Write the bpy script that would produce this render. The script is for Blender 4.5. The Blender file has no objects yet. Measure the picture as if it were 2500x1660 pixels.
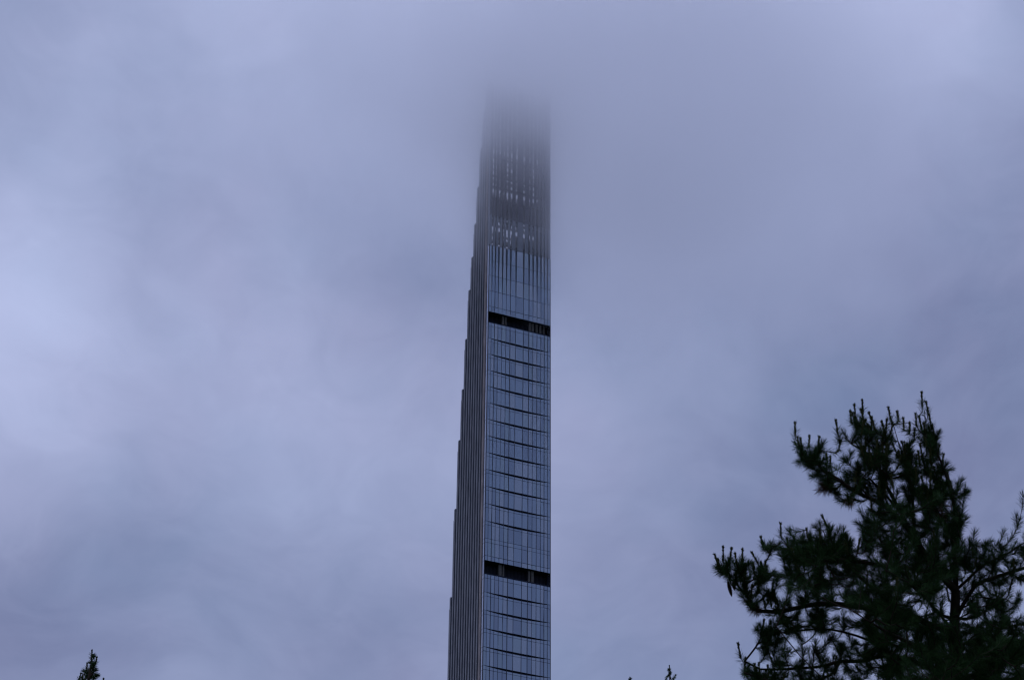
import bpy, math, random
import numpy as np
from mathutils import Matrix, Vector

sc = bpy.context.scene
rng = np.random.default_rng(11)
random.seed(11)

# ------------------------------------------------------------------ camera
EYE = np.array([0.0, 0.0, 1.7])
RGT = np.array([0.99995203, -0.00534872, 0.00820507])
UPV = np.array([-0.00979449, -0.54606886, 0.83768303])
FWD = np.array([0.0, 0.83772322, 0.5460951])
cd = bpy.data.cameras.new("camera")
cam = bpy.data.objects.new("camera", cd)
sc.collection.objects.link(cam)
cam.matrix_world = Matrix(((RGT[0], UPV[0], -FWD[0], EYE[0]), (RGT[1], UPV[1], -FWD[1], EYE[1]),
                           (RGT[2], UPV[2], -FWD[2], EYE[2]), (0, 0, 0, 1)))
cd.sensor_width = 36
cd.lens = 6161.12 * 36 / 2500
cd.clip_start = 0.5
cd.clip_end = 30000
sc.camera = cam

# ------------------------------------------------------------------ view, light
sc.view_settings.view_transform = 'Standard'
sc.view_settings.look = 'None'
sc.view_settings.gamma = 1
sc.view_settings.exposure = 0
sc.cycles.use_denoising = True
sc.cycles.filter_width = 1.3
sc.cycles.volume_bounces = 16
sc.cycles.max_bounces = 24
sc.cycles.diffuse_bounces = 3
sc.cycles.glossy_bounces = 3
sc.cycles.volume_step_rate = 1.0
sc.cycles.volume_max_steps = 256

SUN_E, SUN_R = math.radians(62), math.radians(233)
world = bpy.data.worlds.new("World")
sc.world = world
world.use_nodes = True
NT = world.node_tree
NT.nodes.clear()


def node(t, kind, **kw):
    n = t.nodes.new(kind)
    for k, v in kw.items():
        setattr(n, k, v)
    return n


def mth(t, op, a, b=None, c=None, clamp=False):
    n = t.nodes.new('ShaderNodeMath')
    n.operation = op
    n.use_clamp = clamp
    for i, x in enumerate((a, b, c)):
        if x is None:
            continue
        if isinstance(x, (int, float)):
            n.inputs[i].default_value = x
        else:
            t.links.new(x, n.inputs[i])
    return n.outputs[0]


# banks of cloud: direction they stand in, and how much brighter or darker than the deck they are
BANKS = [[-0.1937, 0.7506, 0.6317, -0.0531], [-0.1824, 0.7512, 0.6344, 0.0547], [-0.0997, 0.7596, 0.6427, 0.1631], [-0.0013, 0.7606, 0.6492, 0.35], [0.0869, 0.7572, 0.6474, 0.35], [0.1701, 0.7517, 0.6372, 0.1062], [0.1926, 0.7451, 0.6385, 0.0005], [-0.1892, 0.7713, 0.6077, 0.055], [-0.1166, 0.7849, 0.6086, -0.0583], [-0.0488, 0.7889, 0.6125, -0.0609], [0.0366, 0.7836, 0.6202, -0.173], [0.1211, 0.7725, 0.6233, 0.0718], [0.1873, 0.7693, 0.6108, -0.056], [-0.1941, 0.8103, 0.5529, 0.1573], [-0.1499, 0.8068, 0.5716, -0.1166], [-0.0827, 0.8078, 0.5836, 0.1234], [-0.0314, 0.8099, 0.5857, -0.1104], [0.0458, 0.811, 0.5832, -0.2], [0.0967, 0.8007, 0.5912, -0.0728], [0.1719, 0.7971, 0.5789, 0.0007], [-0.1825, 0.8261, 0.5331, 0.0636], [-0.1327, 0.8416, 0.5235, -0.0493], [-0.082, 0.8505, 0.5195, 0.0734], [-0.0396, 0.8388, 0.543, -0.022], [0.0463, 0.8381, 0.5436, 0.1282], [0.1058, 0.8293, 0.5487, -0.0024], [0.1726, 0.8257, 0.537, -0.01], [-0.1885, 0.8473, 0.4966, 0.0762], [-0.1321, 0.8634, 0.487, -0.0157], [-0.0645, 0.8689, 0.4908, 0.057], [0.0416, 0.8652, 0.4998, 0.0022], [0.0893, 0.8622, 0.4986, -0.0873], [-0.1884, 0.8792, 0.4376, -0.0904], [-0.1473, 0.889, 0.4336, 0.0153], [-0.0808, 0.888, 0.4526, -0.0569], [-0.0471, 0.8819, 0.469, -0.022], [0.047, 0.8894, 0.4547, 0.0176], [0.0726, 0.8955, 0.4391, -0.0247], [0.1563, 0.8711, 0.4655, -0.0276], [0.194, 0.8401, 0.5065, -0.07], [-0.1163, 0.8248, 0.5534, 0.0679], [0.0108, 0.7735, 0.6337, 0.1991]]


def build_world():
    t = NT
    L = t.links.new
    tc = node(t, 'ShaderNodeTexCoord')
    sky = node(t, 'ShaderNodeTexSky', sky_type='NISHITA')
    sky.sun_disc = False
    sky.sun_elevation = SUN_E
    sky.sun_rotation = SUN_R
    sky.air_density = 1.5
    sky.dust_density = 4
    d = tc.outputs['Generated']
    # bend the directions a little so the banks get wandering edges
    wn = node(t, 'ShaderNodeTexNoise')
    wn.inputs['Scale'].default_value = 9
    wn.inputs['Detail'].default_value = 3
    L(d, wn.inputs['Vector'])
    s1 = node(t, 'ShaderNodeVectorMath', operation='SUBTRACT')
    L(wn.outputs['Color'], s1.inputs[0])
    s1.inputs[1].default_value = (.5, .5, .5)
    s2 = node(t, 'ShaderNodeVectorMath', operation='SCALE')
    L(s1.outputs[0], s2.inputs[0])
    s2.inputs['Scale'].default_value = 0.055
    s3 = node(t, 'ShaderNodeVectorMath', operation='ADD')
    L(d, s3.inputs[0]); L(s2.outputs[0], s3.inputs[1])
    s4 = node(t, 'ShaderNodeVectorMath', operation='NORMALIZE')
    L(s3.outputs[0], s4.inputs[0])
    acc = None
    for x, y, z, a in BANKS:
        dp = node(t, 'ShaderNodeVectorMath', operation='DOT_PRODUCT')
        L(s4.outputs[0], dp.inputs[0])
        dp.inputs[1].default_value = Vector((x, y, z)).normalized()
        e = mth(t, 'EXPONENT', mth(t, 'MULTIPLY_ADD', dp.outputs['Value'], 600.0, -600.0))
        acc = mth(t, 'MULTIPLY', e, a) if acc is None else mth(t, 'MULTIPLY_ADD', e, a, acc)
    # soft ragged stratus over the whole vault
    mp = node(t, 'ShaderNodeMapping')
    mp.inputs['Scale'].default_value = (.9, .9, 1.25)
    mp.inputs['Rotation'].default_value = (0, -.6, .2)
    L(s4.outputs[0], mp.inputs['Vector'])
    n1 = node(t, 'ShaderNodeTexNoise')
    n1.inputs['Scale'].default_value = 8
    n1.inputs['Detail'].default_value = 4
    n1.inputs['Roughness'].default_value = .5
    n1.inputs['Distortion'].default_value = .6
    L(mp.outputs[0], n1.inputs['Vector'])
    n2 = node(t, 'ShaderNodeTexNoise')
    n2.inputs['Scale'].default_value = 30
    n2.inputs['Detail'].default_value = 5
    n2.inputs['Roughness'].default_value = .5
    n2.inputs['Distortion'].default_value = .8
    L(mp.outputs[0], n2.inputs['Vector'])
    y = mth(t, 'ADD', acc, 0.315)
    y = mth(t, 'ADD', y, mth(t, 'MULTIPLY_ADD', n1.outputs[0], .17, -.085))
    y = mth(t, 'ADD', y, mth(t, 'MULTIPLY_ADD', n2.outputs[0], .095, -.0475))
    n3 = node(t, 'ShaderNodeTexNoise')
    n3.inputs['Scale'].default_value = 75
    n3.inputs['Detail'].default_value = 6
    n3.inputs['Roughness'].default_value = .55
    n3.inputs['Distortion'].default_value = 1.0
    L(mp.outputs[0], n3.inputs['Vector'])
    y = mth(t, 'ADD', y, mth(t, 'MULTIPLY_ADD', n3.outputs[0], .026, -.013))
    # the deck is brightest overhead
    sep = node(t, 'ShaderNodeSeparateXYZ')
    L(d, sep.inputs[0])
    mr = node(t, 'ShaderNodeMapRange', interpolation_type='SMOOTHSTEP')
    L(sep.outputs[2], mr.inputs[0])
    mr.inputs[1].default_value = .66; mr.inputs[2].default_value = .95
    mr.inputs[3].default_value = 0; mr.inputs[4].default_value = .32
    y = mth(t, 'ADD', y, mr.outputs[0])
    cb = node(t, 'ShaderNodeCombineXYZ')
    n4 = node(t, 'ShaderNodeTexNoise')
    n4.inputs['Scale'].default_value = 14
    n4.inputs['Detail'].default_value = 3
    L(d, n4.inputs['Vector'])
    tint = mth(t, 'MULTIPLY_ADD', n4.outputs[0], .05, -.022)
    L(mth(t, 'ADD', mth(t, 'MULTIPLY_ADD', y, .927, -.034), tint), cb.inputs[0])
    L(mth(t, 'MULTIPLY_ADD', y, .989, -.008), cb.inputs[1])
    L(mth(t, 'MULTIPLY_ADD', y, 1.30, .082), cb.inputs[2])
    sc1 = node(t, 'ShaderNodeVectorMath', operation='SCALE')
    L(sky.outputs[0], sc1.inputs[0]); sc1.inputs['Scale'].default_value = .004
    ad = node(t, 'ShaderNodeVectorMath', operation='ADD')
    L(cb.outputs[0], ad.inputs[0]); L(sc1.outputs[0], ad.inputs[1])
    bg = node(t, 'ShaderNodeBackground')
    L(ad.outputs[0], bg.inputs[0]); bg.inputs[1].default_value = 1.0
    out = node(t, 'ShaderNodeOutputWorld')
    L(bg.outputs[0], out.inputs[0])


build_world()

sd = bpy.data.lights.new("sun", 'SUN')
sd.energy = 0.5
sd.angle = math.radians(20)
sd.color = (.76, .80, 1.0)
so = bpy.data.objects.new("sun", sd)
sc.collection.objects.link(so)
so.rotation_euler = (math.radians(90) - SUN_E, 0, math.pi - SUN_R)

# ------------------------------------------------------------------ helpers
def mat(name, col, rough=.8, spec=.3, ior=1.45, metal=0.0, noise=None, bump=None, spec_tint=None):
    m = bpy.data.materials.new(name)
    m.use_nodes = True
    t = m.node_tree
    b = t.nodes['Principled BSDF']
    b.inputs['Base Color'].default_value = (*col, 1)
    b.inputs['Roughness'].default_value = rough
    b.inputs['Specular IOR Level'].default_value = spec
    b.inputs['IOR'].default_value = ior
    b.inputs['Metallic'].default_value = metal
    if spec_tint:
        b.inputs['Specular Tint'].default_value = (*spec_tint, 1)
    tc = node(t, 'ShaderNodeTexCoord')
    if noise:
        scale, amt, stretch = noise
        mp = node(t, 'ShaderNodeMapping')
        mp.inputs['Scale'].default_value = stretch
        t.links.new(tc.outputs['Object'], mp.inputs[0])
        n = node(t, 'ShaderNodeTexNoise')
        n.inputs['Scale'].default_value = scale
        n.inputs['Detail'].default_value = 4
        t.links.new(mp.outputs[0], n.inputs['Vector'])
        mx = node(t, 'ShaderNodeMix', data_type='RGBA')
        mx.inputs[6].default_value = (*[c * (1 - amt) for c in col], 1)
        mx.inputs[7].default_value = (*[min(1, c * (1 + amt)) for c in col], 1)
        mr = node(t, 'ShaderNodeMapRange')
        mr.inputs[1].default_value = .3; mr.inputs[2].default_value = .7
        t.links.new(n.outputs[0], mr.inputs[0])
        t.links.new(mr.outputs[0], mx.inputs[0])
        t.links.new(mx.outputs[2], b.inputs['Base Color'])
    if bump:
        n = node(t, 'ShaderNodeTexNoise')
        n.inputs['Scale'].default_value = bump[0]
        t.links.new(tc.outputs['Object'], n.inputs['Vector'])
        bp = node(t, 'ShaderNodeBump')
        bp.inputs['Strength'].default_value = bump[1]
        t.links.new(n.outputs[0], bp.inputs['Height'])
        t.links.new(bp.outputs[0], b.inputs['Normal'])
    return m


class MB:
    """collects faces and links them as one mesh object"""
    def __init__(s):
        s.v = []; s.f = []; s.m = []

    def box(s, x0, x1, y0, y1, z0, z1, mi=0):
        b = len(s.v)
        s.v += [(x0, y0, z0), (x1, y0, z0), (x1, y1, z0), (x0, y1, z0), (x0, y0, z1), (x1, y0, z1), (x1, y1, z1), (x0, y1, z1)]
        s.f += [(b, b + 3, b + 2, b + 1), (b + 4, b + 5, b + 6, b + 7), (b, b + 1, b + 5, b + 4), (b + 1, b + 2, b + 6, b + 5), (b + 2, b + 3, b + 7, b + 6), (b + 3, b, b + 4, b + 7)]
        s.m += [mi] * 6

    def hexa(s, p, mi=0):
        """eight corners: bottom ring then top ring"""
        b = len(s.v)
        s.v += [tuple(q) for q in p]
        s.f += [(b, b + 3, b + 2, b + 1), (b + 4, b + 5, b + 6, b + 7), (b, b + 1, b + 5, b + 4), (b + 1, b + 2, b + 6, b + 5), (b + 2, b + 3, b + 7, b + 6), (b + 3, b, b + 4, b + 7)]
        s.m += [mi] * 6

    def pane(s, x0, x1, zb0, zb1, zt0, zt1, y, th=.05, mi=0, tilt=(0, 0)):
        """upright pane in the x-z plane; tilt leans it by a few millimetres"""
        a, c = tilt
        s.hexa([(x0, y - a - c, zb0), (x1, y + a - c, zb1), (x1, y + th, zb1), (x0, y + th, zb0),
                (x0, y - a + c, zt0), (x1, y + a + c, zt1), (x1, y + th, zt1), (x0, y + th, zt0)], mi)

    def build(s, name, mats, parent=None):
        me = bpy.data.meshes.new(name)
        me.from_pydata(s.v, [], s.f)
        for m in (mats if isinstance(mats, (list, tuple)) else [mats]):
            me.materials.append(m)
        me.polygons.foreach_set('material_index', s.m)
        me.update()
        o = bpy.data.objects.new(name, me)
        sc.collection.objects.link(o)
        o.parent = parent
        return o


def np_mesh(name, verts, faces, mats, parent=None, smooth=False, mi=None):
    """verts (n,3), faces (m,k) with the same k throughout"""
    me = bpy.data.meshes.new(name)
    k = faces.shape[1]
    me.vertices.add(len(verts)); me.vertices.foreach_set('co', np.ascontiguousarray(verts, dtype=np.float32).ravel())
    me.loops.add(faces.size); me.loops.foreach_set('vertex_index', np.ascontiguousarray(faces, dtype=np.int32).ravel())
    me.polygons.add(len(faces))
    me.polygons.foreach_set('loop_start', np.arange(0, faces.size, k, dtype=np.int32))
    me.polygons.foreach_set('loop_total', np.full(len(faces), k, dtype=np.int32))
    for m in (mats if isinstance(mats, (list, tuple)) else [mats]):
        me.materials.append(m)
    if mi is not None:
        me.polygons.foreach_set('material_index', mi.astype(np.int32))
    if smooth:
        me.polygons.foreach_set('use_smooth', np.ones(len(faces), dtype=bool))
    me.update(calc_edges=True)
    me.validate()
    o = bpy.data.objects.new(name, me)
    sc.collection.objects.link(o)
    o.parent = parent
    return o


def thing(name, label, cat, loc, rotz=0, group=None):
    o = bpy.data.objects.new(name, None)
    sc.collection.objects.link(o)
    o.location = loc; o.rotation_euler = (0, 0, rotz)
    o.empty_display_size = .5
    o['label'] = label; o['category'] = cat
    if group:
        o['group'] = group
    return o


# ------------------------------------------------------------------ ground
M_GRASS = mat('grass_ground', (.045, .075, .03), .95, .1, noise=(.6, .4, (1, 1, 1)))
g = MB()
g.v = [(-9000, -9000, 0), (9000, -9000, 0), (9000, 9000, 0), (-9000, 9000, 0)]; g.f = [(0, 1, 2, 3)]; g.m = [0]
go = g.build('ground', M_GRASS); go['kind'] = 'structure'

# ------------------------------------------------------------------ tower
W = 18.3
NMOD, MOD, Y0 = 13, 1.71, 1.5
FH = 5.07
TOWER = (-6.454, 566.298, 0)
TH = 0.39568635
XM = [0.0, .88, 1.84, 2.84, 4.0, 5.2, 6.4, 8.02, 10.28, 11.9, 13.1, 14.3, 15.46, 16.46, 17.42, 18.3]
MW = [.14, .08, .18, .11, .10, .12, .19, .12, .15, .19, .11, .13, .12, .18, .12, .14]
LINES = [0.0]
TOPGLASS = 402.17
BAND1 = (300.43, 304.37)
BAND2 = (376.58, 380.08)
# storey lines, from the top down to the street
zs = [402.17, 397.0, 391.95, 386.9, 381.85]
lo = [BAND2[0] - FH * i for i in range(0, 15)]           # below the upper open storey
lo = [z for z in lo if z > 306.5]
lo2 = [BAND1[0] - FH * i for i in range(0, 60)]
lo2 = [z for z in lo2 if z > 4]
# top of each pilaster module, counted from the north edge
MODTOP = [460.5, 460.5, 452.0, 440.5, 427.7, 416.0, 405.8, 395.7, 380.5, 365.2, 350.05, 329.8, 304.4]

M_GL = [mat('facade_glass', (.245, .31, .395), .06, .5, metal=.92),
        mat('facade_glass_deep', (.215, .27, .35), .05, .5, metal=.92),
        mat('facade_glass_blind', (.29, .345, .42), .10, .5, metal=.85),
        mat('facade_glass_grey', (.25, .315, .38), .07, .5, metal=.92)]
M_RET = mat('corner_glass_painted_sheen', (.46, .50, .60), .08, .5, metal=.92)  # same glass, colour lightened to stand in for the brighter grazing reflection
M_MUL = mat('mullion_metal', (.010, .014, .030), .5, .3)
M_CORE = mat('dark_core', (.010, .015, .032), .7, .2)
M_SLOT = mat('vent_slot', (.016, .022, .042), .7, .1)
M_TERRA = mat('terracotta', (.28, .285, .33), .75, .25, noise=(.9, .22, (1, 1, .25)))
M_TERRA2 = mat('terracotta_edge', (.29, .255, .262), .75, .25, noise=(.8, .25, (1, 1, .3)))
M_COL = mat('concrete_column', (.10, .097, .095), .85, .2, noise=(1.5, .2, (1, 1, 1)))
M_STEEL = mat('dark_steel', (.035, .036, .05), .6, .3)
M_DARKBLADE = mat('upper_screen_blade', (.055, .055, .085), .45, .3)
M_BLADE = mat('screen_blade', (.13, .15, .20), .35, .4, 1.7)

tower = thing('skyscraper', 'slender stepped glass and terracotta skyscraper whose top disappears into the low cloud', 'skyscraper', TOWER, TH)


def depth_at(z):
    n = sum(1 for t in MODTOP if t > z + .01)
    return Y0 + MOD * n


# dark body behind the facades, one box per setback, recessed at the two open storeys
def core():
    b = MB()
    levels = [0, BAND1[0] - .35, BAND1[1] + .1, BAND2[0] - .35, BAND2[1] + .1, TOPGLASS - .3]
    for i in range(len(levels) - 1):
        z0, z1 = levels[i], levels[i + 1]
        rec = 2.6 if i in (1, 3) else .32
        cuts = sorted({z0, z1} | {t for t in MODTOP if z0 < t < z1})
        for a, c in zip(cuts[:-1], cuts[1:]):
            b.box(.32, W - .32, rec, depth_at((a + c) / 2) - .28, a, c)
    b.build('building_core', M_CORE, tower)


core()


def lens(x):
    """depth of the dark vent slot under a storey line: nothing at the corners, widest mid-facade"""
    if x <= XM[1] - .01 or x >= XM[-2] + .01:
        return .07
    s = (x - XM[1]) / (XM[-2] - XM[1])
    return .14 + .46 * math.sin(math.pi * s) ** .8


def glass_storey(zb, zt, slot=True, spandrel=True, gapb=0.0, gapt=0.0, name='glass_storey', extra=False):
    """one storey of curtain wall: main panes, the narrow pane above them and the corner returns"""
    b = MB()
    zsp = zt - 1.2 if spandrel else zt - .09
    for i in range(15):
        x0, x1 = XM[i], XM[i + 1]
        wd = x1 - x0
        k = min(1.0, wd / 1.15)
        g0 = max(.03, gapb * k) / 2; g1 = max(.03, gapt * k) / 2
        mi = int(rng.choice([0, 0, 0, 1, 1, 2, 2, 3]))
        tl = (rng.normal() * .010, rng.normal() * .022)
        cut = [x0, x1]
        if extra and i in (6, 9):
            cut = [x0, x0 + .42, x1] if i == 6 else [x0, x1 - .42, x1]
        for c0, c1 in zip(cut[:-1], cut[1:]):
            if gapb or gapt:
                b.hexa([(c0 + g0, 0, zb + .03), (c1 - g0, 0, zb + .03), (c1 - g0, .06, zb + .03), (c0 + g0, .06, zb + .03),
                        (c0 + g1, 0, zsp), (c1 - g1, 0, zsp), (c1 - g1, .06, zsp), (c0 + g1, .06, zsp)], mi)
            else:
                b.pane(c0 + .03, c1 - .03, zb + .03, zb + .03, zsp, zsp, 0, .06, mi, tl)
        if spandrel:
            l0, l1 = (lens(x0 + .02), lens(x1 - .02)) if slot else (.07, .07)
            b.pane(x0 + .03, x1 - .03, zsp + .09, zsp + .09, zt - l0, zt - l1, 0, .06, mi, (tl[0] * .5, tl[1] * .3))
    # returns round the two corners
    for sx in (0, 1):
        xa, xb = (0.0, .06) if sx == 0 else (W - .06, W)
        for y0, y1 in ((.10, Y0 - .04),):
            for za, zc in ((zb + .04, zsp), (zsp + .08, zt - .04)) if spandrel else ((zb + .04, zt - .05),):
                b.box(xa, xb, y0, y1, za, zc, 4)
    return b.build(name, M_GL + [M_RET], tower)


tops = []
# crown base: four storeys whose panes narrow as they rise, leaving ever wider dark slots
def gap_at(z):
    return .04 + .52 * max(0, min(1, (z - 384) / (402.2 - 384)))


for zb, zt in zip(zs[1:], zs[:-1]):
    glass_storey(zb, zt, slot=False, spandrel=False, gapb=gap_at(zb), gapt=gap_at(zt))
glass_storey(BAND2[1], zs[-1], slot=False, spandrel=False)
for i, (zt, zb) in enumerate(zip(lo[:-1], lo[1:])):
    glass_storey(zb, zt, slot=i > 0, extra=i in (2, 3, 4, 5, 6))
z_mid = lo[-1]
glass_storey(BAND1[1], BAND1[1] + 1.35, slot=False, spandrel=False)
glass_storey(BAND1[1] + 1.35, z_mid, slot=False, extra=False)
for i, (zt, zb) in enumerate(zip(lo2[:-1], lo2[1:])):
    if i < 45:
        glass_storey(zb, zt, slot=i > 0)
lobby_top = lo2[:46][-1]
b = MB()
for i in range(15):
    b.pane(XM[i] + .04, XM[i + 1] - .04, .5, .5, lobby_top - .2, lobby_top - .2, 0, .06, 1)
b.build('lobby_glass', M_GL, tower)

# upright mullions
for x, w in zip(XM, MW):
    b = MB()
    x0, x1 = x - w * .42, x + w * .42
    if x == 0: x0, x1 = -.05, .09
    if x == W: x0, x1 = W - .09, W + .05
    inner = .30
    b.box(x0, x1, -.05, inner, 0, BAND1[0] - .02)
    if x in (0, W):
        b.box(x0, x1, -.04, inner, BAND1[0] - .02, BAND1[1] + .02)
    b.box(x0, x1, -.05, inner, BAND1[1] + .02, BAND2[0] - .02)
    if x in (0, W):
        b.box(x0, x1, -.04, inner, BAND2[0] - .02, BAND2[1] + .02)
    b.box(x0 + .01, x1 - .01, -.03, inner, BAND2[1] + .02, TOPGLASS)
    b.build('mullion', M_MUL, tower)

# the two open plant storeys: soffit, slab, columns
COLS1 = [(4.3, 5.1), (5.4, 5.8), (12.45, 12.95), (13.25, 13.95)]
COLS2 = [(4.4, 4.95), (5.25, 5.7), (12.3, 12.85), (13.15, 13.7), (14.35, 14.85), (15.45, 15.9), (16.5, 16.85)]
for (z0, z1), cols in ((BAND1, COLS1), (BAND2, COLS2)):
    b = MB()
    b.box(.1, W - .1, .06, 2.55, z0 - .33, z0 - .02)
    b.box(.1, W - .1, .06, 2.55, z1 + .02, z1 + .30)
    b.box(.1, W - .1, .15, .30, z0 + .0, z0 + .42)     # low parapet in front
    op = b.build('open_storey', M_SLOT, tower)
    for a, c in cols:
        q = MB(); q.box(a, c, .75, .75 + (c - a), z0 - .02, z1 + .02)
        q.build('column', M_COL, op)
    for k in range(9):
        q = None
    b2 = MB()
    for x in np.linspace(.5, W - .5, 46):
        b2.box(x - .03, x + .03, 1.9, 2.0, z0 - .02, z1 + .02)
    b2.build('louvre_screen', M_STEEL, op)
    # corner returns past the open storey
    for xa, xb in ((0.0, .06), (W - .06, W)):
        r = MB(); r.box(xa, xb, .10, Y0 - .04, z0 + .04, z1 - .04, 0)
        r.build('corner_glass', M_RET, op)

# rungs in the middle slots of the crown base
for i in (6, 7, 8, 9):
    b = MB()
    b.box(XM[i] - .03, XM[i] + .03, -.03, .12, 387.4, 391.9)
    for k in range(12):
        z = 387.6 + .36 * k
        b.hexa([(XM[i] - .17, -.045, z), (XM[i] + .17, -.045, z), (XM[i] + .17, .1, z), (XM[i] - .17, .1, z),
                (XM[i] - .17, -.045, z + .13), (XM[i] + .17, -.045, z + .13), (XM[i] + .17, .1, z + .13), (XM[i] - .17, .1, z + .13)])
    b.build('vent_louvre', M_BLADE, tower)

# terracotta pilasters up the two long sides; each ends where its setback does
for side in (0, 1):
    for k in range(NMOD):
        yc = Y0 + MOD * k
        top = MODTOP[k]
        b = MB()
        y0, y1 = (yc + .02, yc + 1.28) if k == 0 else (yc + .52, yc + 1.20)
        d = .17
        xa, xb = (-d, .30) if side == 0 else (W - .30, W + d)
        b.box(xa, xb, y0, y1, 0, top)
        xo = -d - .05 if side == 0 else W + d
        b.box(xo, xo + .05, y0 + .14, y1 - .14, 0, top - .4)            # raised spine
        if k >= 2:
            b.box(xa + .06, xb - .06, yc + MOD - .36, yc + MOD - .06, 0 if k == NMOD - 1 else MODTOP[k + 1] - .3, top - 3.1)   # lower tier at the setback edge
        b.build('pilaster', M_TERRA2 if k == 0 else M_TERRA, tower)
# dark glazing between the pilasters, above the body too
for side in (0, 1):
    b = MB()
    xa, xb = (-.03, .315) if side == 0 else (W - .315, W + .03)
    for k in range(NMOD):
        yc = Y0 + MOD * k
        b.box(xa, xb, yc + .01, yc + MOD - .3, 0, MODTOP[k] - .2)
    b.build('side_glazing', M_CORE, tower)
# south setback ends
b = MB()
for k in range(NMOD):
    z0 = 0 if k == NMOD - 1 else MODTOP[k + 1]
    if z0 < MODTOP[k] - .1 and MODTOP[k] < TOPGLASS:
        b.box(.33, W - .33, Y0 + MOD * (k + 1) - .27, Y0 + MOD * (k + 1) - .2, z0 + .02, MODTOP[k] - .1, 1)
b.build('south_glazing', M_GL, tower)

# crown: free-standing screens north and south with a steel frame between them
CT = 459.0
levels = [TOPGLASS + .1] + [TOPGLASS + FH * i for i in range(1, 12)]
for i in range(15):
    b = MB()
    wd = XM[i + 1] - XM[i]
    for a, c in zip(levels[:-1], levels[1:]):
        g0 = min(.46 * wd, .62)
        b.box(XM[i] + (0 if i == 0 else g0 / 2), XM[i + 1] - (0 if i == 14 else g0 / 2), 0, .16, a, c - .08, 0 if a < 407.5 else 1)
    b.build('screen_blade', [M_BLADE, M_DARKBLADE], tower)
for xa, xb in ((0.0, .10), (W - .10, W)):
    for a, c in zip(levels[:-1], levels[1:]):
        b = MB(); b.box(xa, xb, .17, Y0 - .02, a, c - .08)
        b.build('corner_blade', M_BLADE, tower)
for n_, z in enumerate(levels[::2]):
    b = MB(); b.box(.1, W - .1, .2, .42, z - .32, z + .02)
    b.build('screen_beam', M_STEEL, tower)
rs = random.Random(5)
for i, x in enumerate([1.0, 3.3, 5.2, 7.2, 11.1, 13.0, 14.9, 17.2]):
    b = MB()
    dd = 3.1
    b.box(x - .16, x + .16, dd, dd + .32, TOPGLASS, 452)
    b.build('steel_column', M_STEEL, tower)
for i, z in enumerate([405.3, 412.9, 420.5, 428.1, 435.7, 443.3]):
    b = MB()
    b.box(.35, W - .35, 3.2, 3.42, z, z + .42)
    b.build('steel_beam', M_STEEL, tower)
for i in range(5):
    z = 405.3 + 7.6 * i
    b = MB()
    for xx0, xx1 in ((3.3, 7.2), (15.0, 11.1)):
        b.hexa([(xx0 - .1, 3.24, z + .4), (xx0 + .1, 3.24, z + .4), (xx0 + .1, 3.4, z + .4), (xx0 - .1, 3.4, z + .4),
                (xx1 - .1, 3.24, z + 7.6), (xx1 + .1, 3.24, z + 7.6), (xx1 + .1, 3.4, z + 7.6), (xx1 - .1, 3.4, z + 7.6)])
    b.build('steel_brace', M_STEEL, tower)
# south screen, following the setbacks
edges = sorted({TOPGLASS, CT} | {t for t in MODTOP if TOPGLASS < t < CT})
for a, c in zip(edges[:-1], edges[1:]):
    y = depth_at((a + c) / 2) - .3
    b = MB()
    rows = max(1, int(round((c - a) / 2.1)))
    hh = (c - a) / rows
    xs_ = [.35]
    ops = []
    xcur = 1.3
    while xcur < W - 1.2:
        ops.append((xcur, xcur + rs.choice([.45, .6, .8]))); xcur = ops[-1][1] + rs.choice([.4, .55, .75])
    for r_ in range(rows):
        z0 = a + r_ * hh; z1 = z0 + hh
        if 420.5 < (z0 + z1) / 2 < 426.5:
            b.box(.35, W - .35, y, y + .12, z0, z1); continue
        b.box(.35, W - .35, y, y + .12, z0, z0 + .8)
        xp = .35
        high = a > 424
        for o0, o1 in ops:
            b.box(xp, o0, y, y + .12, z0 + .8, z1)
            xp = o1
            if rs.random() < (.12 if high else .34):
                b.box(o0, o1, y + .02, y + .10, z0 + .8, z1)
            elif rs.random() < (.15 if high else .35):
                q = rs.uniform(.4, 1.3)
                b.box(o0, o1, y + .02, y + .10, z0 + .8, z0 + .8 + q)
        b.box(xp, W - .35, y, y + .12, z0 + .8, z1)
    b.build('south_screen', M_STEEL, tower)

# ------------------------------------------------------------------ pines
M_BARK = mat('pine_bark', (.030, .022, .017), .9, .1, noise=(14, .45, (1, 1, .3)))
def needle_mat(name, c1, c2):
    m = mat(name, c1, .7, .08)
    t = m.node_tree
    bs = t.nodes['Principled BSDF']
    gi = node(t, 'ShaderNodeNewGeometry')
    mx = node(t, 'ShaderNodeMix', data_type='RGBA')
    t.links.new(gi.outputs['Random Per Island'], mx.inputs[0])
    mx.inputs[6].default_value = (*c1, 1); mx.inputs[7].default_value = (*c2, 1)
    t.links.new(mx.outputs[2], bs.inputs['Base Color'])
    return m
M_NEEDLE = needle_mat('pine_needles', (.010, .030, .009), (.030, .066, .018))
M_YOUNG = needle_mat('young_needles', (.04, .05, .018), (.06, .065, .024))
M_DEAD = needle_mat('dead_needles', (.07, .025, .014), (.10, .045, .02))
M_CONE = mat('cone_scales', (.075, .036, .022), .8, .2)


def unit(v):
    return v / np.maximum(np.linalg.norm(v, axis=-1, keepdims=True), 1e-9)


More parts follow.
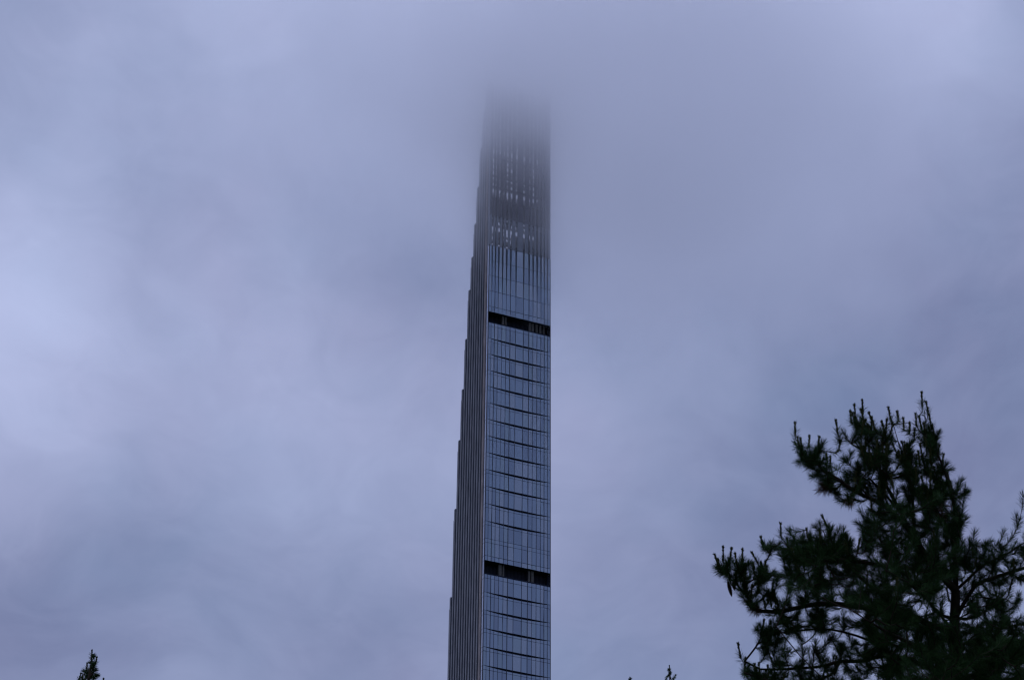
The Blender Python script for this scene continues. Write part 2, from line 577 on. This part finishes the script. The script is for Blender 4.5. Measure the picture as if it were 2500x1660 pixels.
def catmull(P, per):
    P = np.asarray(P, float)
    out = []
    Q = np.vstack([2 * P[0] - P[1], P, 2 * P[-1] - P[-2]])
    for i in range(1, len(Q) - 2):
        p0, p1, p2, p3 = Q[i - 1:i + 3]
        n = max(1, int(np.linalg.norm(p2 - p1) / per))
        for k in range(n):
            t = k / n
            out.append(.5 * ((2 * p1) + (-p0 + p2) * t + (2 * p0 - 5 * p1 + 4 * p2 - p3) * t * t + (-p0 + 3 * p1 - 3 * p2 + p3) * t ** 3))
    out.append(P[-1])
    return np.array(out)


class Pine:
    def __init__(s, seed):
        s.P = []; s.par = []; s.own = []; s.load = []
        s.r = np.random.default_rng(seed)
        s.names = []
        s.tips = []        # (path array, owner, kind)
        s.maxlink = []

    def limb(s, pts, owner=None, per=.12):
        """adds a limb; it starts at the node nearest to its first point"""
        pts = np.asarray(pts, float)
        if owner is None:
            owner = len(s.names); s.names.append('branch' if owner else 'trunk')
        if s.P:
            A = np.array(s.P)
            j = int(np.argmin(((A - pts[0]) ** 2).sum(1)))
            pts = np.vstack([A[j], pts[1:]])
        else:
            j = -1
        c = catmull(pts, per)
        n = len(c)
        if n > 3:
            w = s.r.normal(size=(n, 3)) * .012
            w = np.cumsum(w, 0) * .35; w -= np.linspace(0, 1, n)[:, None] * w[-1]
            c = c + w
        prev = j
        st = 0 if j < 0 else 1
        for q in c[st:]:
            s.P.append(q); s.par.append(prev); s.own.append(owner); s.load.append(0.0)
            prev = len(s.P) - 1
        return owner

    def add_tip(s, tip, kind, up=.35, maxd=None):
        A = s._A
        tip = np.asarray(tip, float)
        d = A - tip
        dist = np.sqrt((d ** 2).sum(1))
        below = np.clip(d[:, 2] + .02, 0, None)       # node above the tip: penalise
        cost = dist + .9 * below + s._thin
        cost = np.where(dist < (.24 if kind == 'candle' else .10), cost + .3, cost)
        if kind == 'candle':
            cost = cost + 1.2 * np.clip(.16 + d[:, 2], 0, None)
        j = int(np.argmin(cost))
        a = A[j]
        L = np.linalg.norm(tip - a)
        if maxd and L > maxd:
            return False
        # arrives pointing up and outward
        out = unit(tip - a)
        end = unit(out * (1 - up) + np.array([0, 0, 1.0]) * up)
        c1 = a + out * L * .35 + np.array([0, 0, -.12 * L])
        c2 = tip - end * L * .4
        full = tip
        if kind == 'candle' and L > .2:
            lean = unit(out * .25 + np.array([0, 0, 1.0]) + s.r.normal(size=3) * .15)
            tip = full - lean * min(s.r.uniform(.08, .18), L * .6)
            c2 = tip - lean * L * .25
        n = max(3, int(L / .07))
        t = np.linspace(0, 1, n + 1)[:, None]
        c = (1 - t) ** 3 * a + 3 * (1 - t) ** 2 * t * c1 + 3 * (1 - t) * t ** 2 * c2 + t ** 3 * tip
        if tip is not full:
            c = np.vstack([c, full * .5 + tip * .5, full])
        prev = j
        idx = [j]
        k0 = len(s.P)
        for q in c[1:]:
            s.P.append(q); s.par.append(prev); s.own.append(s.own[j]); s.load.append(0.0)
            prev = len(s.P) - 1; idx.append(prev)
        s.tips.append((c, s.own[j], kind))
        m = len(s.P) - k0
        s._A = np.vstack([s._A, c[1:]]); s._thin = np.append(s._thin, np.full(m, .05))
        return True

    def ready(s):
        s._A = np.array(s.P)
        own = np.array(s.own)
        s._thin = np.where(own == 0, .12, 0.0)

    # ---- meshes
    def wood(s, root, r_tip=.0045, expo=2.35, rmax=None):
        n = len(s.P)
        P = np.array(s.P); par = np.array(s.par)
        a = np.zeros(n); kids = np.zeros(n, int)
        for i in range(n):
            if par[i] >= 0: kids[par[i]] += 1
        for i in range(n - 1, -1, -1):
            if kids[i] == 0: a[i] = r_tip ** expo
            if par[i] >= 0: a[par[i]] += a[i] * 1.004
        R = a ** (1 / expo)
        if rmax: R = np.minimum(R, rmax * (.25 + .75 * R / R.max()))
        own = np.array(s.own)
        out = {}
        S = 6
        ang = np.arange(S) * 2 * math.pi / S
        for o_ in range(len(s.names)):
            ii = np.where((own == o_) & (par >= 0))[0]
            if len(ii) == 0: continue
            p0 = P[par[ii]]; p1 = P[ii]
            d = unit(p1 - p0)
            ref = np.where(np.abs(d[:, 2:3]) > .9, np.array([[1., 0, 0]]), np.array([[0, 0, 1.]]))
            u = unit(np.cross(d, ref)); w = np.cross(d, u)
            r0 = np.minimum(R[par[ii]], R[ii] * 1.25)[:, None, None]; r1 = R[ii][:, None, None]
            ring = u[:, None] * np.cos(ang)[None, :, None] + w[:, None] * np.sin(ang)[None, :, None]
            v = np.concatenate([(p0 - d * .004)[:, None] + ring * r0, (p1 + d * .004)[:, None] + ring * r1], 1).reshape(-1, 3)
            b = (np.arange(len(ii)) * 2 * S)[:, None]
            k = np.arange(S); k2 = (k + 1) % S
            f = np.stack([b + k, b + k2, b + S + k2, b + S + k], 2).reshape(-1, 4)
            out[o_] = np_mesh(s.names[o_], v, f, M_BARK, root, smooth=True)
        return out

    def needles(s, root, parts, dens=1.0, nl=.102, nw=.0025, reach=.22):
        by = {}
        for c, o_, kind in s.tips:
            r = s.r
            seg = np.linalg.norm(np.diff(c, axis=0), axis=1); L = seg.sum()
            cum = np.concatenate([[0], np.cumsum(seg)])
            def sample(dist):
                d = np.clip(dist, 0, L * .999)
                i = np.clip(np.searchsorted(cum, d) - 1, 0, len(seg) - 1)
                t = (d - cum[i]) / seg[i]
                return c[i] * (1 - t)[:, None] + c[i + 1] * t[:, None], unit(c[i + 1] - c[i])
            if kind == 'candle':
                # bare shoot with short new needles and a bud cluster, long needles only below it
                n = int(190 * dens); d = L - r.uniform(0, .17, n) ** 1.0
                p, ax = sample(d); ln = np.full(n, .022) + r.uniform(0, .022, n); sp = r.uniform(.25, .6, n); wd = np.full(n, nw * 1.8)
                n2 = int(40 * dens); p2, ax2 = sample(L - r.uniform(0, .02, n2))
                p = np.vstack([p, p2]); ax = np.vstack([ax, ax2]); ln = np.append(ln, r.uniform(.02, .032, n2)); sp = np.append(sp, r.uniform(.3, 1.0, n2)); wd = np.append(wd, np.full(n2, nw * 1.8))
                n3 = int(95 * dens); p3, ax3 = sample(L - .11 - r.uniform(0, 1, n3) ** 1.2 * reach * .9)
                p = np.vstack([p, p3]); ax = np.vstack([ax, ax3]); ln = np.append(ln, r.uniform(.7, 1.0, n3) * nl); sp = np.append(sp, r.uniform(.45, 1.15, n3)); wd = np.append(wd, np.full(n3, nw))
                mk = np.concatenate([np.ones(n + n2, int), np.zeros(n3, int)])
            else:
                n = int(r.integers(120, 170) * dens)
                d = L - r.uniform(0, 1, n) ** 1.5 * min(reach, L)
                p, ax = sample(d)
                tipn = (L - d) < .03
                ln = r.uniform(.72, 1.05, n) * nl; sp = np.where(tipn, r.uniform(.1, .8, n), r.uniform(.4, 1.05, n)); wd = np.full(n, nw)
                mk = np.full(n, 2 if kind == 'dead' else 0)
                if kind == 'dead': sp = sp + .5
            n = len(p)
            rv = r.normal(size=(n, 3)); side = unit(rv - (rv * ax).sum(1, keepdims=True) * ax)
            dr = unit(ax * np.cos(sp)[:, None] + side * np.sin(sp)[:, None])
            if kind == 'dead': dr = unit(dr + np.array([0, 0, -.5]))
            wv = unit(np.cross(dr, r.normal(size=(n, 3)))) * wd[:, None] * .5
            mid = p + dr * (ln * .6)[:, None]
            tip = p + dr * ln[:, None] + np.array([0, 0, -.10]) * (ln * .35)[:, None]
            v = np.stack([p - wv * .8, p + wv * .8, mid + wv, mid - wv, tip], 1)
            by.setdefault((o_, ), []).append((v, mk))
        for (o_,), lst in by.items():
            v = np.concatenate([q[0] for q in lst]); mk = np.concatenate([q[1] for q in lst])
            n = len(v)
            b = (np.arange(n) * 5)[:, None]
            f1 = np.hstack([b, b + 1, b + 2]); f2 = np.hstack([b, b + 2, b + 3]); f3 = np.hstack([b + 3, b + 2, b + 4])
            f = np.stack([f1, f2, f3], 1).reshape(-1, 3)
            np_mesh('needles', v.reshape(-1, 3), f, [M_NEEDLE, M_YOUNG, M_DEAD], parts.get(o_, root), mi=np.repeat(mk, 3))


def in_poly(x, y, poly):
    c = False
    n = len(poly)
    for i in range(n):
        x1, y1 = poly[i]; x2, y2 = poly[(i + 1) % n]
        if (y1 > y) != (y2 > y) and x < (x2 - x1) * (y - y1) / (y2 - y1) + x1:
            c = not c
    return c


def lower_crown(pine, ax, z0, z1, rad, n_limbs, tips_per, rr, owner_new=True):
    """whorled limbs round the stem under the part already laid out"""
    for i in range(n_limbs):
        z = z0 + (z1 - z0) * (i + rr.uniform(0, 1)) / n_limbs
        az = i * 2.4 + rr.uniform(-.4, .4)
        R_ = rad(z) * rr.uniform(.75, 1.1)
        dv = np.array([math.cos(az), math.sin(az), 0])
        a = ax(z)
        pts = [a, a + dv * R_ * .35 + [0, 0, .02 * R_], a + dv * R_ * .7 + [0, 0, .1 * R_], a + dv * R_ + [0, 0, .28 * R_]]
        pine.limb(pts, per=.25)
    pine.ready()


# ---- the big pine at the right. Its crown is laid out in metres in a plane tilted back like a
# person looking up at it: u to the right, v up along the tilt, w further away.
PX = 26.0 / 6161.12
def crown_point(zx, zy, w=0.0):
    px = 1700 + zx / 2.119; py = 920 + zy / 2.119
    u = (px - 1250) * PX; v = (830 - py) * PX
    s_ = (26.0 + w) / 26.0
    return EYE + (RGT * u + UPV * v + FWD * 26.0) * s_


def big_pine():
    stem = crown_point(1352, 1250)
    base = np.array([stem[0] + .15, stem[1] - .1, 0])
    root = thing('pine_tree', 'tall dark pine with long needles and upright candle shoots filling the right corner', 'tree', tuple(base), 0, 'pine trees')
    p = Pine(3)
    C = lambda pts: [crown_point(*q) - base for q in pts]
    low = crown_point(1352, 1700) - base
    p.limb([(0, 0, 0), (low[0] * .3 + .05, low[1] * .4, low[2] * .45), low - np.array([0, 0, .5])] +
           C([(1350, 1500, 0), (1350, 1250, 0), (1352, 1100, 0), (1350, 980, 0), (1335, 860, 0), (1290, 740, 0), (1225, 640, .05), (1196, 560, .05), (1193, 430, .05), (1190, 260, .05), (1180, 175, 0)]), per=.16)
    limbs = [
        [(1345, 1150, 0), (1250, 1000, -.1), (1130, 830, -.15), (1060, 700, -.15), (1000, 590, -.1), (965, 530, -.1), (940, 430, 0), (905, 330, 0), (875, 220, 0)],
        [(1130, 830, -.15), (1010, 700, -.2), (900, 640, -.25), (820, 600, -.2), (760, 550, -.2), (690, 500, -.2), (620, 450, -.2), (565, 410, -.2), (530, 350, -.2)],
        [(1130, 830, -.15), (1112, 600, .15), (1085, 450, .2), (1045, 330, .2), (1020, 250, .2)],
        [(1060, 700, -.15), (905, 530, .1), (830, 480, .15), (765, 440, .2)],
        [(940, 430, 0), (850, 380, .1), (800, 345, .1), (752, 272, .1)],
        [(1335, 860, 0), (1335, 700, -.1), (1305, 560, -.15), (1262, 430, -.15)],
        [(1345, 1350, 0), (1200, 1275, .1), (1050, 1205, .1), (850, 1190, .1), (700, 1175, .05), (560, 1185, 0), (430, 1212, 0), (320, 1205, 0), (255, 1120, 0), (200, 1055, 0), (140, 1015, 0), (105, 960, 0)],
        [(1050, 1205, .1), (900, 1080, 0), (750, 950, -.1), (690, 890, -.1), (655, 790, -.1)],
        [(1250, 1000, -.1), (1000, 980, -.4), (800, 950, -.5), (600, 950, -.45), (490, 890, -.4), (440, 850, -.4)],
        [(1345, 1285, 0), (1235, 1212, -.1), (1180, 1120, -.1), (1100, 1040, .1), (1000, 940, .3), (930, 800, .4)],
        [(1352, 1180, 0), (1440, 1080, 0), (1560, 1035, .1), (1700, 985, .1), (1900, 890, .2), (2100, 760, .3)],
        [(1352, 1100, 0), (1480, 975, 0), (1600, 915, .1), (1700, 850, .1), (1850, 740, .1), (1950, 640, .1)],
        [(1350, 1400, 0), (1500, 1330, .3), (1700, 1280, .4), (1900, 1250, .5), (2150, 1160, .6)],
        [(1350, 1580, 0), (1200, 1490, .1), (1000, 1440, .2), (870, 1468, .2), (745, 1475, .2), (650, 1500, .2), (480, 1510, .1), (330, 1510, .1), (250, 1470, 0)],
        [(1000, 1440, .2), (900, 1360, .3), (700, 1300, .3), (520, 1310, .3), (400, 1330, .3)],
        [(1350, 1680, 0), (1000, 1640, -.2), (700, 1600, -.2), (420, 1580, -.2), (250, 1530, -.2)],
        [(1350, 1300, 0), (1250, 1210, -.6), (1120, 1080, -1.2), (980, 1000, -1.7)],
        [(1350, 1250, 0), (1450, 1240, .7), (1560, 1160, 1.4), (1650, 1050, 1.9)],
        [(1350, 1500, 0), (1150, 1400, -.9), (950, 1290, -1.6), (800, 1200, -1.9)],
        [(1350, 1600, 0), (1470, 1530, -.8), (1560, 1440, -1.5), (1640, 1340, -1.9)],
        [(1350, 1550, 0), (1250, 1450, .9), (1130, 1330, 1.7)],
        [(1350, 1660, 0), (1500, 1600, .2), (1750, 1540, .3), (2050, 1480, .3)],
        [(1290, 740, 0), (1250, 700, .4), (1200, 620, .8)],
        [(1350, 1100, 0), (1230, 980, .5), (1110, 850, .9), (1050, 740, 1.1)],
        [(745, 1475, .2), (700, 1540, .2), (560, 1590, .2)],
    ]
    for l in limbs:
        p.limb(C(l))
    rr = p.r
    # whorls lower down the stem, below what the photograph shows
    n_l = 34
    for i in range(n_l):
        z = 4.2 + (low[2] - 4.4) * (i + rr.uniform(0, 1)) / n_l
        az = i * 2.4
        R_ = 3.3 - .06 * z
        dv = np.array([math.cos(az), math.sin(az), 0])
        a = np.array([low[0] * z / low[2], low[1] * z / low[2], z])
        p.limb([a, a + dv * R_ * .4 + [0, 0, -.05], a + dv * R_ * .75 + [0, 0, .05], a + dv * R_ + [0, 0, .45]], per=.3)
    p.ready()
    T = []
    cand = [(513, 238), (540, 320, 0), (583, 308), (634, 313), (522, 315), (722, 226), (670, 400), (692, 415), (807, 188), (820, 146), (852, 170), (860, 122), (892, 186), (908, 210),
            (962, 232), (982, 222), (995, 160), (1038, 180), (1068, 215), (1105, 238), (1132, 193), (1162, 84), (1189, 130), (1153, 205), (1207, 198), (1259, 352), (648, 716), (434, 760),
            (470, 835), (332, 828), (95, 918), (110, 945), (138, 882), (182, 886), (237, 893), (288, 908), (335, 958), (357, 955), (205, 915), (218, 1380), (255, 1455), (350, 1258), (388, 1263),
            (370, 1493), (325, 1480), (300, 1485), (568, 788), (960, 250), (1130, 270), (1015, 240), (830, 215), (880, 225), (1220, 250), (745, 330), (1180, 240), (800, 180), (1280, 400)]
    tuft = [(740, 310), (765, 290), (560, 430), (530, 440), (600, 430), (640, 360), (655, 350), (545, 380), (515, 350), (760, 425), (785, 440), (715, 470), (700, 490), (655, 430), (800, 400), (600, 515),
            (745, 640), (790, 650), (1350, 560), (1385, 600), (1370, 540), (1395, 735), (1440, 810), (1495, 870), (1590, 810), (1690, 615), (1655, 720), (1670, 745), (1625, 840), (1240, 330), (1250, 300),
            (1310, 480), (1290, 460), (740, 790), (700, 790), (780, 830), (835, 500), (500, 790), (480, 800), (620, 780), (390, 860), (370, 880), (350, 870), (800, 860), (640, 760), (430, 860), (530, 850),
            (590, 820), (105, 990), (125, 1000), (170, 960), (215, 1000), (160, 1010), (250, 1080), (330, 1000), (240, 1140), (270, 1180), (300, 1190), (350, 1330), (345, 1400), (390, 1380), (400, 1440),
            (420, 1480), (380, 1230), (440, 1270), (820, 600), (830, 640), (720, 600), (850, 700), (840, 760), (650, 560), (1400, 600), (1330, 600), (1040, 600), (1700, 830), (1540, 880), (1520, 850)]
    for q in cand:
        T.append((crown_point(q[0] + rr.normal() * 2, q[1], rr.normal() * .12) - base, 'candle'))
    for q in tuft:
        T.append((crown_point(q[0], q[1], rr.normal() * .2) - base, 'tuft'))
    for q in [(650, 560), (665, 545), (640, 580), (290, 1190), (310, 1200), (785, 640), (1268, 690), (1262, 720), (655, 530), (1275, 660)]:
        T.append((crown_point(q[0], q[1], -.1 + rr.normal() * .1) - base, 'dead'))
    fills = [
        # polygon, tips, w spread, w centre, candle share
        ([(830, 900), (880, 700), (960, 620), (1050, 640), (1200, 570), (1320, 600), (1380, 720), (1380, 900), (1350, 1000), (1290, 1120), (1120, 1100), (1040, 1180), (860, 1180), (560, 1160), (430, 1080), (480, 900), (560, 860), (700, 870)], 590, .75, 0, .03),
        ([(860, 1180), (1100, 1180), (1180, 1290), (1330, 1340), (1500, 1260), (1700, 1240), (1700, 1700), (1000, 1700), (960, 1560), (900, 1420), (870, 1300)], 760, .8, 0, .02),
        ([(810, 300), (830, 210), (880, 230), (930, 270), (970, 300), (1030, 330), (1020, 480), (1000, 600), (960, 640), (860, 640), (820, 560), (800, 450), (850, 400)], 112, .25, 0, .42),
        ([(1040, 330), (1120, 330), (1140, 260), (1220, 260), (1240, 330), (1290, 450), (1320, 540), (1340, 620), (1200, 600), (1060, 600), (1050, 480)], 118, .28, 0, .40),
        ([(1330, 600), (1390, 560), (1400, 640), (1370, 760), (1350, 900), (1300, 800)], 22, .2, 0, 0),
        ([(1390, 850), (1560, 880), (1700, 850), (1700, 1060), (1560, 1080), (1420, 1080), (1370, 960)], 80, .35, .1, .04),
        ([(1400, 1130), (1680, 1110), (1660, 1220), (1420, 1250)], 34, .5, .2, .04),
        ([(110, 960), (180, 940), (330, 970), (440, 1000), (450, 1150), (420, 1200), (320, 1200), (250, 1140), (190, 1050), (130, 1010)], 72, .22, 0, .28),
        ([(340, 870), (440, 880), (500, 830), (620, 830), (640, 760), (760, 790), (820, 880), (700, 960), (480, 980), (430, 920)], 90, .3, -.1, .22),
        ([(520, 370), (560, 400), (640, 370), (650, 450), (560, 460)], 22, .15, -.2, .1),
        ([(600, 470), (700, 440), (820, 500), (860, 560), (820, 640), (760, 640), (660, 560)], 34, .25, -.1, .03),
        ([(340, 1330), (440, 1230), (700, 1230), (900, 1270), (930, 1560), (850, 1640), (500, 1600), (400, 1520), (400, 1440)], 185, .45, .1, .06),
        ([(240, 1490), (330, 1500), (430, 1540), (500, 1640), (260, 1640)], 45, .2, 0, .2),
        ([(420, 1160), (880, 1150), (1000, 1260), (700, 1290), (420, 1250)], 46, .25, .0, .03),
        ([(300, 1290), (420, 1260), (460, 1420), (330, 1450)], 18, .2, .1, .15),
        # right of the frame and the near and far sides of the crown
        ([(1700, 1240), (2150, 1150), (2200, 1700), (1700, 1700)], 150, .8, .2, .05),
        ([(1700, 830), (1950, 640), (2100, 760), (1950, 1000), (1700, 1060)], 70, .3, .1, .1),
        ([(950, 950), (1300, 1000), (1350, 1300), (900, 1300)], 60, .35, -1.4, .03),
        ([(1100, 750), (1300, 850), (1500, 1000), (1650, 1250), (1200, 1400)], 90, .4, 1.4, .03),
        ([(1450, 1360), (1700, 1330), (1700, 1600), (1450, 1600)], 50, .3, -1.5, .03),
    ]
    for poly, n, ws, wc, cs in fills:
        X = [q[0] for q in poly]; Y = [q[1] for q in poly]
        k = 0
        while k < n:
            x = rr.uniform(min(X), max(X)); y = rr.uniform(min(Y), max(Y))
            if in_poly(x, y, poly):
                k += 1
                T.append((crown_point(x, y, wc + rr.normal() * ws) - base, 'candle' if rr.random() < cs else 'tuft'))
    # order from the wood outwards so that twigs chain
    A = np.array(p.P)
    T.sort(key=lambda q: float(np.min(((A - q[0]) ** 2).sum(1))))
    for pt, kind in T:
        p.add_tip(pt, kind, up=.75 if kind == 'candle' else .55, maxd=1.3)
    # tips on the lower whorls
    own = np.array(p.own); Pn = np.array(p.P)
    lowlimb = np.where((own > len(limbs)) & (Pn[:, 2] < low[2] - .7))[0]
    for i in rr.choice(lowlimb, 620):
        q = Pn[i] + rr.normal(size=3) * [.3, .3, .14] + [0, 0, .12]
        if np.hypot(*(q[:2] - low[:2] * q[2] / low[2])) > .8:
            p.add_tip(q, 'tuft', maxd=1.0)
    parts = p.wood(root, r_tip=.0034, expo=2.45, rmax=.19)
    p.needles(root, parts)
    # two cones hanging from the tip of the long left branch
    for (zx, zy), ln, tilt in (((164, 1058), .155, .26), ((192, 1052), .10, .12)):
        b = MB()
        n, S = 26, 9
        for k in range(n):
            t = k / (n - 1)
            r0 = .017 * (math.sin(math.pi * min(1, .12 + t * .9)) ** .6) + .003
            for j in range(S):
                a = (j + .5 * (k % 2)) * 2 * math.pi / S
                ca, sa = math.cos(a), math.sin(a)
                z = -ln * t
                w_ = .0052
                bidx = len(b.v)
                b.v += [(ca * r0 * .35 - sa * w_, sa * r0 * .35 + ca * w_, z + .004), (ca * r0 * .35 + sa * w_, sa * r0 * .35 - ca * w_, z + .004),
                        (ca * r0 * 1.1 + sa * w_ * .7, sa * r0 * 1.1 - ca * w_ * .7, z - .006), (ca * r0 * 1.1 - sa * w_ * .7, sa * r0 * 1.1 + ca * w_ * .7, z - .006),
                        (ca * r0 * .5, sa * r0 * .5, z - .009)]
                b.f += [(bidx, bidx + 1, bidx + 2, bidx + 3), (bidx + 3, bidx + 2, bidx + 4)]; b.m += [0, 0]
        b.box(-.003, .003, -.003, .003, -.002, .03)
        o = b.build('pine_cone', M_CONE, root)
        o.location = Vector(crown_point(zx, zy, 0) - base)
        o.rotation_euler = (.1, -tilt, .3)


big_pine()


def far_pine(label, dist, px, py_top, tips, seed, body, nl=.10, clear=.5):
    """a pine further off, of which the photograph shows the leader: whorled limbs all the way down"""
    k = dist / 6161.12
    def pt(x, y, w=0.0):
        s_ = (dist + w) / dist
        return EYE + (RGT * (x - 1250) * k + UPV * (830 - y) * k + FWD * dist) * s_
    top = pt(px, py_top)
    base = np.array([top[0], top[1], 0.0])
    root = thing('pine_tree', label, 'tree', tuple(base), 0, 'pine trees')
    H = top[2]
    p = Pine(seed); rr = p.r
    p.limb([(0, 0, 0), (.1, .05, H * .4), (.03, 0, H * .8), (0, 0, H - 1.0), (0, 0, H - .02)], per=.35)
    n_l = 58
    for i in range(n_l):
        dz = clear * .8 + (H * .72) * ((i + .5) / n_l) ** 1.5
        z = H - dz
        az = i * 2.4 + rr.uniform(-.3, .3)
        R_ = min(body * dz + .04 * dz ** 2, 3.6) + .04 * rr.uniform(.8, 1.1)
        dv = np.array([math.cos(az), math.sin(az), 0])
        a = np.array([0, 0, z])
        rise = .55 if dz < 2 else .25
        p.limb([a, a + dv * R_ * .5 + [0, 0, .12 * R_], a + dv * R_ + [0, 0, rise * R_]], per=.22)
    p.ready()
    T = [(pt(px, py_top) - base, 'candle')]
    for x, y, kd in tips:
        T.append((pt(x, y, rr.normal() * .1) - base, kd))
    A = np.array(p.P)
    T.sort(key=lambda q: float(np.min(((A - q[0]) ** 2).sum(1))))
    for q, kd in T:
        p.add_tip(q, kd, up=.7 if kd == 'candle' else .45)
    own = np.array(p.own); Pn = np.array(p.P)
    ii = np.where(own > 0)[0]
    for i in rr.choice(ii, 900):
        z = Pn[i][2]
        if H - z < clear:
            continue
        sp_ = .10 if H - z < 2 else .25
        p.add_tip(Pn[i] + rr.normal(size=3) * sp_ * np.array([1, 1, .6]) + [0, 0, .08], 'candle' if H - z < 1.2 and rr.random() < .2 else 'tuft', up=.45, maxd=1.0)
    parts = p.wood(root, r_tip=.006, expo=2.3, rmax=.26)
    p.needles(root, parts, dens=.75, nl=nl, nw=.0062, reach=.26)


far_pine('pine tip with thin bare shoots, alone at the bottom left', 44, 224.6, 1587,
         [(229.4, 1601, 'tuft'), (236.4, 1604, 'candle'), (212.8, 1619, 'candle'), (197.5, 1643, 'candle'), (205.5, 1638, 'tuft'), (253, 1656, 'candle'),
          (222, 1618, 'tuft'), (229, 1620, 'tuft'), (216, 1640, 'tuft'), (232, 1636, 'tuft'), (226, 1645, 'tuft'), (221, 1632, 'tuft'), (234, 1648, 'tuft'), (213, 1652, 'tuft')], 21, .045, clear=.6)
far_pine('small dark pine tip at the bottom, between the tower and the large pine', 66, 1634, 1624,
         [(1632, 1634, 'tuft'), (1637, 1640, 'tuft'), (1649, 1648, 'tuft'), (1630, 1650, 'tuft'), (1627, 1654, 'tuft'), (1643, 1656, 'tuft'), (1634, 1645, 'tuft')], 22, .14, nl=.085, clear=.6)
far_pine('faintest pine tip, barely above the bottom edge just right of the tower', 70, 1538, 1653,
         [(1540, 1657, 'tuft'), (1536, 1659, 'tuft')], 23, .14, nl=.085, clear=.5)

# ------------------------------------------------------------------ low cloud round the tower top
def low_cloud():
    x0, x1, y0, y1, z0, z1 = -105, 125, 470, 640, 366, 488
    b = MB(); b.box(x0, x1, y0, y1, z0, z1)
    m = bpy.data.materials.new('cloud_vapour'); m.use_nodes = True
    t = m.node_tree; t.nodes.clear(); L = t.links.new
    out = node(t, 'ShaderNodeOutputMaterial')
    vol = node(t, 'ShaderNodeVolumePrincipled')
    vol.inputs['Color'].default_value = (.985, .9865, 1, 1)
    vol.inputs['Anisotropy'].default_value = .85
    L(vol.outputs[0], out.inputs['Volume'])
    tc = node(t, 'ShaderNodeTexCoord')
    n = node(t, 'ShaderNodeTexNoise')
    n.inputs['Scale'].default_value = .024
    n.inputs['Detail'].default_value = 4
    n.inputs['Roughness'].default_value = .62
    L(tc.outputs['Object'], n.inputs['Vector'])
    sp = node(t, 'ShaderNodeSeparateXYZ'); L(tc.outputs['Object'], sp.inputs[0])
    X, Y, Z = sp.outputs
    # base of the cloud: ragged, hanging lower to the right of the tower
    zz = mth(t, 'ADD', Z, mth(t, 'MULTIPLY_ADD', n.outputs[0], 110.0, -55.0))
    zz = mth(t, 'ADD', zz, mth(t, 'MULTIPLY', mth(t, 'MINIMUM', X, 40.0), .55))
    mr = node(t, 'ShaderNodeMapRange', interpolation_type='SMOOTHSTEP')
    L(zz, mr.inputs[0])
    mr.inputs[1].default_value = 380; mr.inputs[2].default_value = 474
    mr.inputs[3].default_value = 0; mr.inputs[4].default_value = .074
    d = mr.outputs[0]
    for S_, a, c, F_ in ((X, x0, x1, 85), (Y, y0, y1, 60)):
        for e0, e1 in ((a, a + F_), (c, c - F_)):
            q = node(t, 'ShaderNodeMapRange', interpolation_type='SMOOTHSTEP')
            L(S_, q.inputs[0]); q.inputs[1].default_value = e0; q.inputs[2].default_value = e1
            d = mth(t, 'MULTIPLY', d, q.outputs[0])
    q = node(t, 'ShaderNodeMapRange', interpolation_type='SMOOTHSTEP')
    L(Z, q.inputs[0]); q.inputs[1].default_value = z1; q.inputs[2].default_value = z1 - 50
    d = mth(t, 'MULTIPLY', d, q.outputs[0])
    q = node(t, 'ShaderNodeMapRange', interpolation_type='SMOOTHSTEP')
    L(Z, q.inputs[0]); q.inputs[1].default_value = z0; q.inputs[2].default_value = z0 + 12
    d = mth(t, 'MULTIPLY', d, q.outputs[0])
    L(d, vol.inputs['Density'])
    m.cycles.volume_step_rate = 1.0
    o = b.build('cloud', m)
    o['kind'] = 'stuff'; o['label'] = 'low grey cloud swallowing the top of the tower'; o['category'] = 'cloud'


low_cloud()
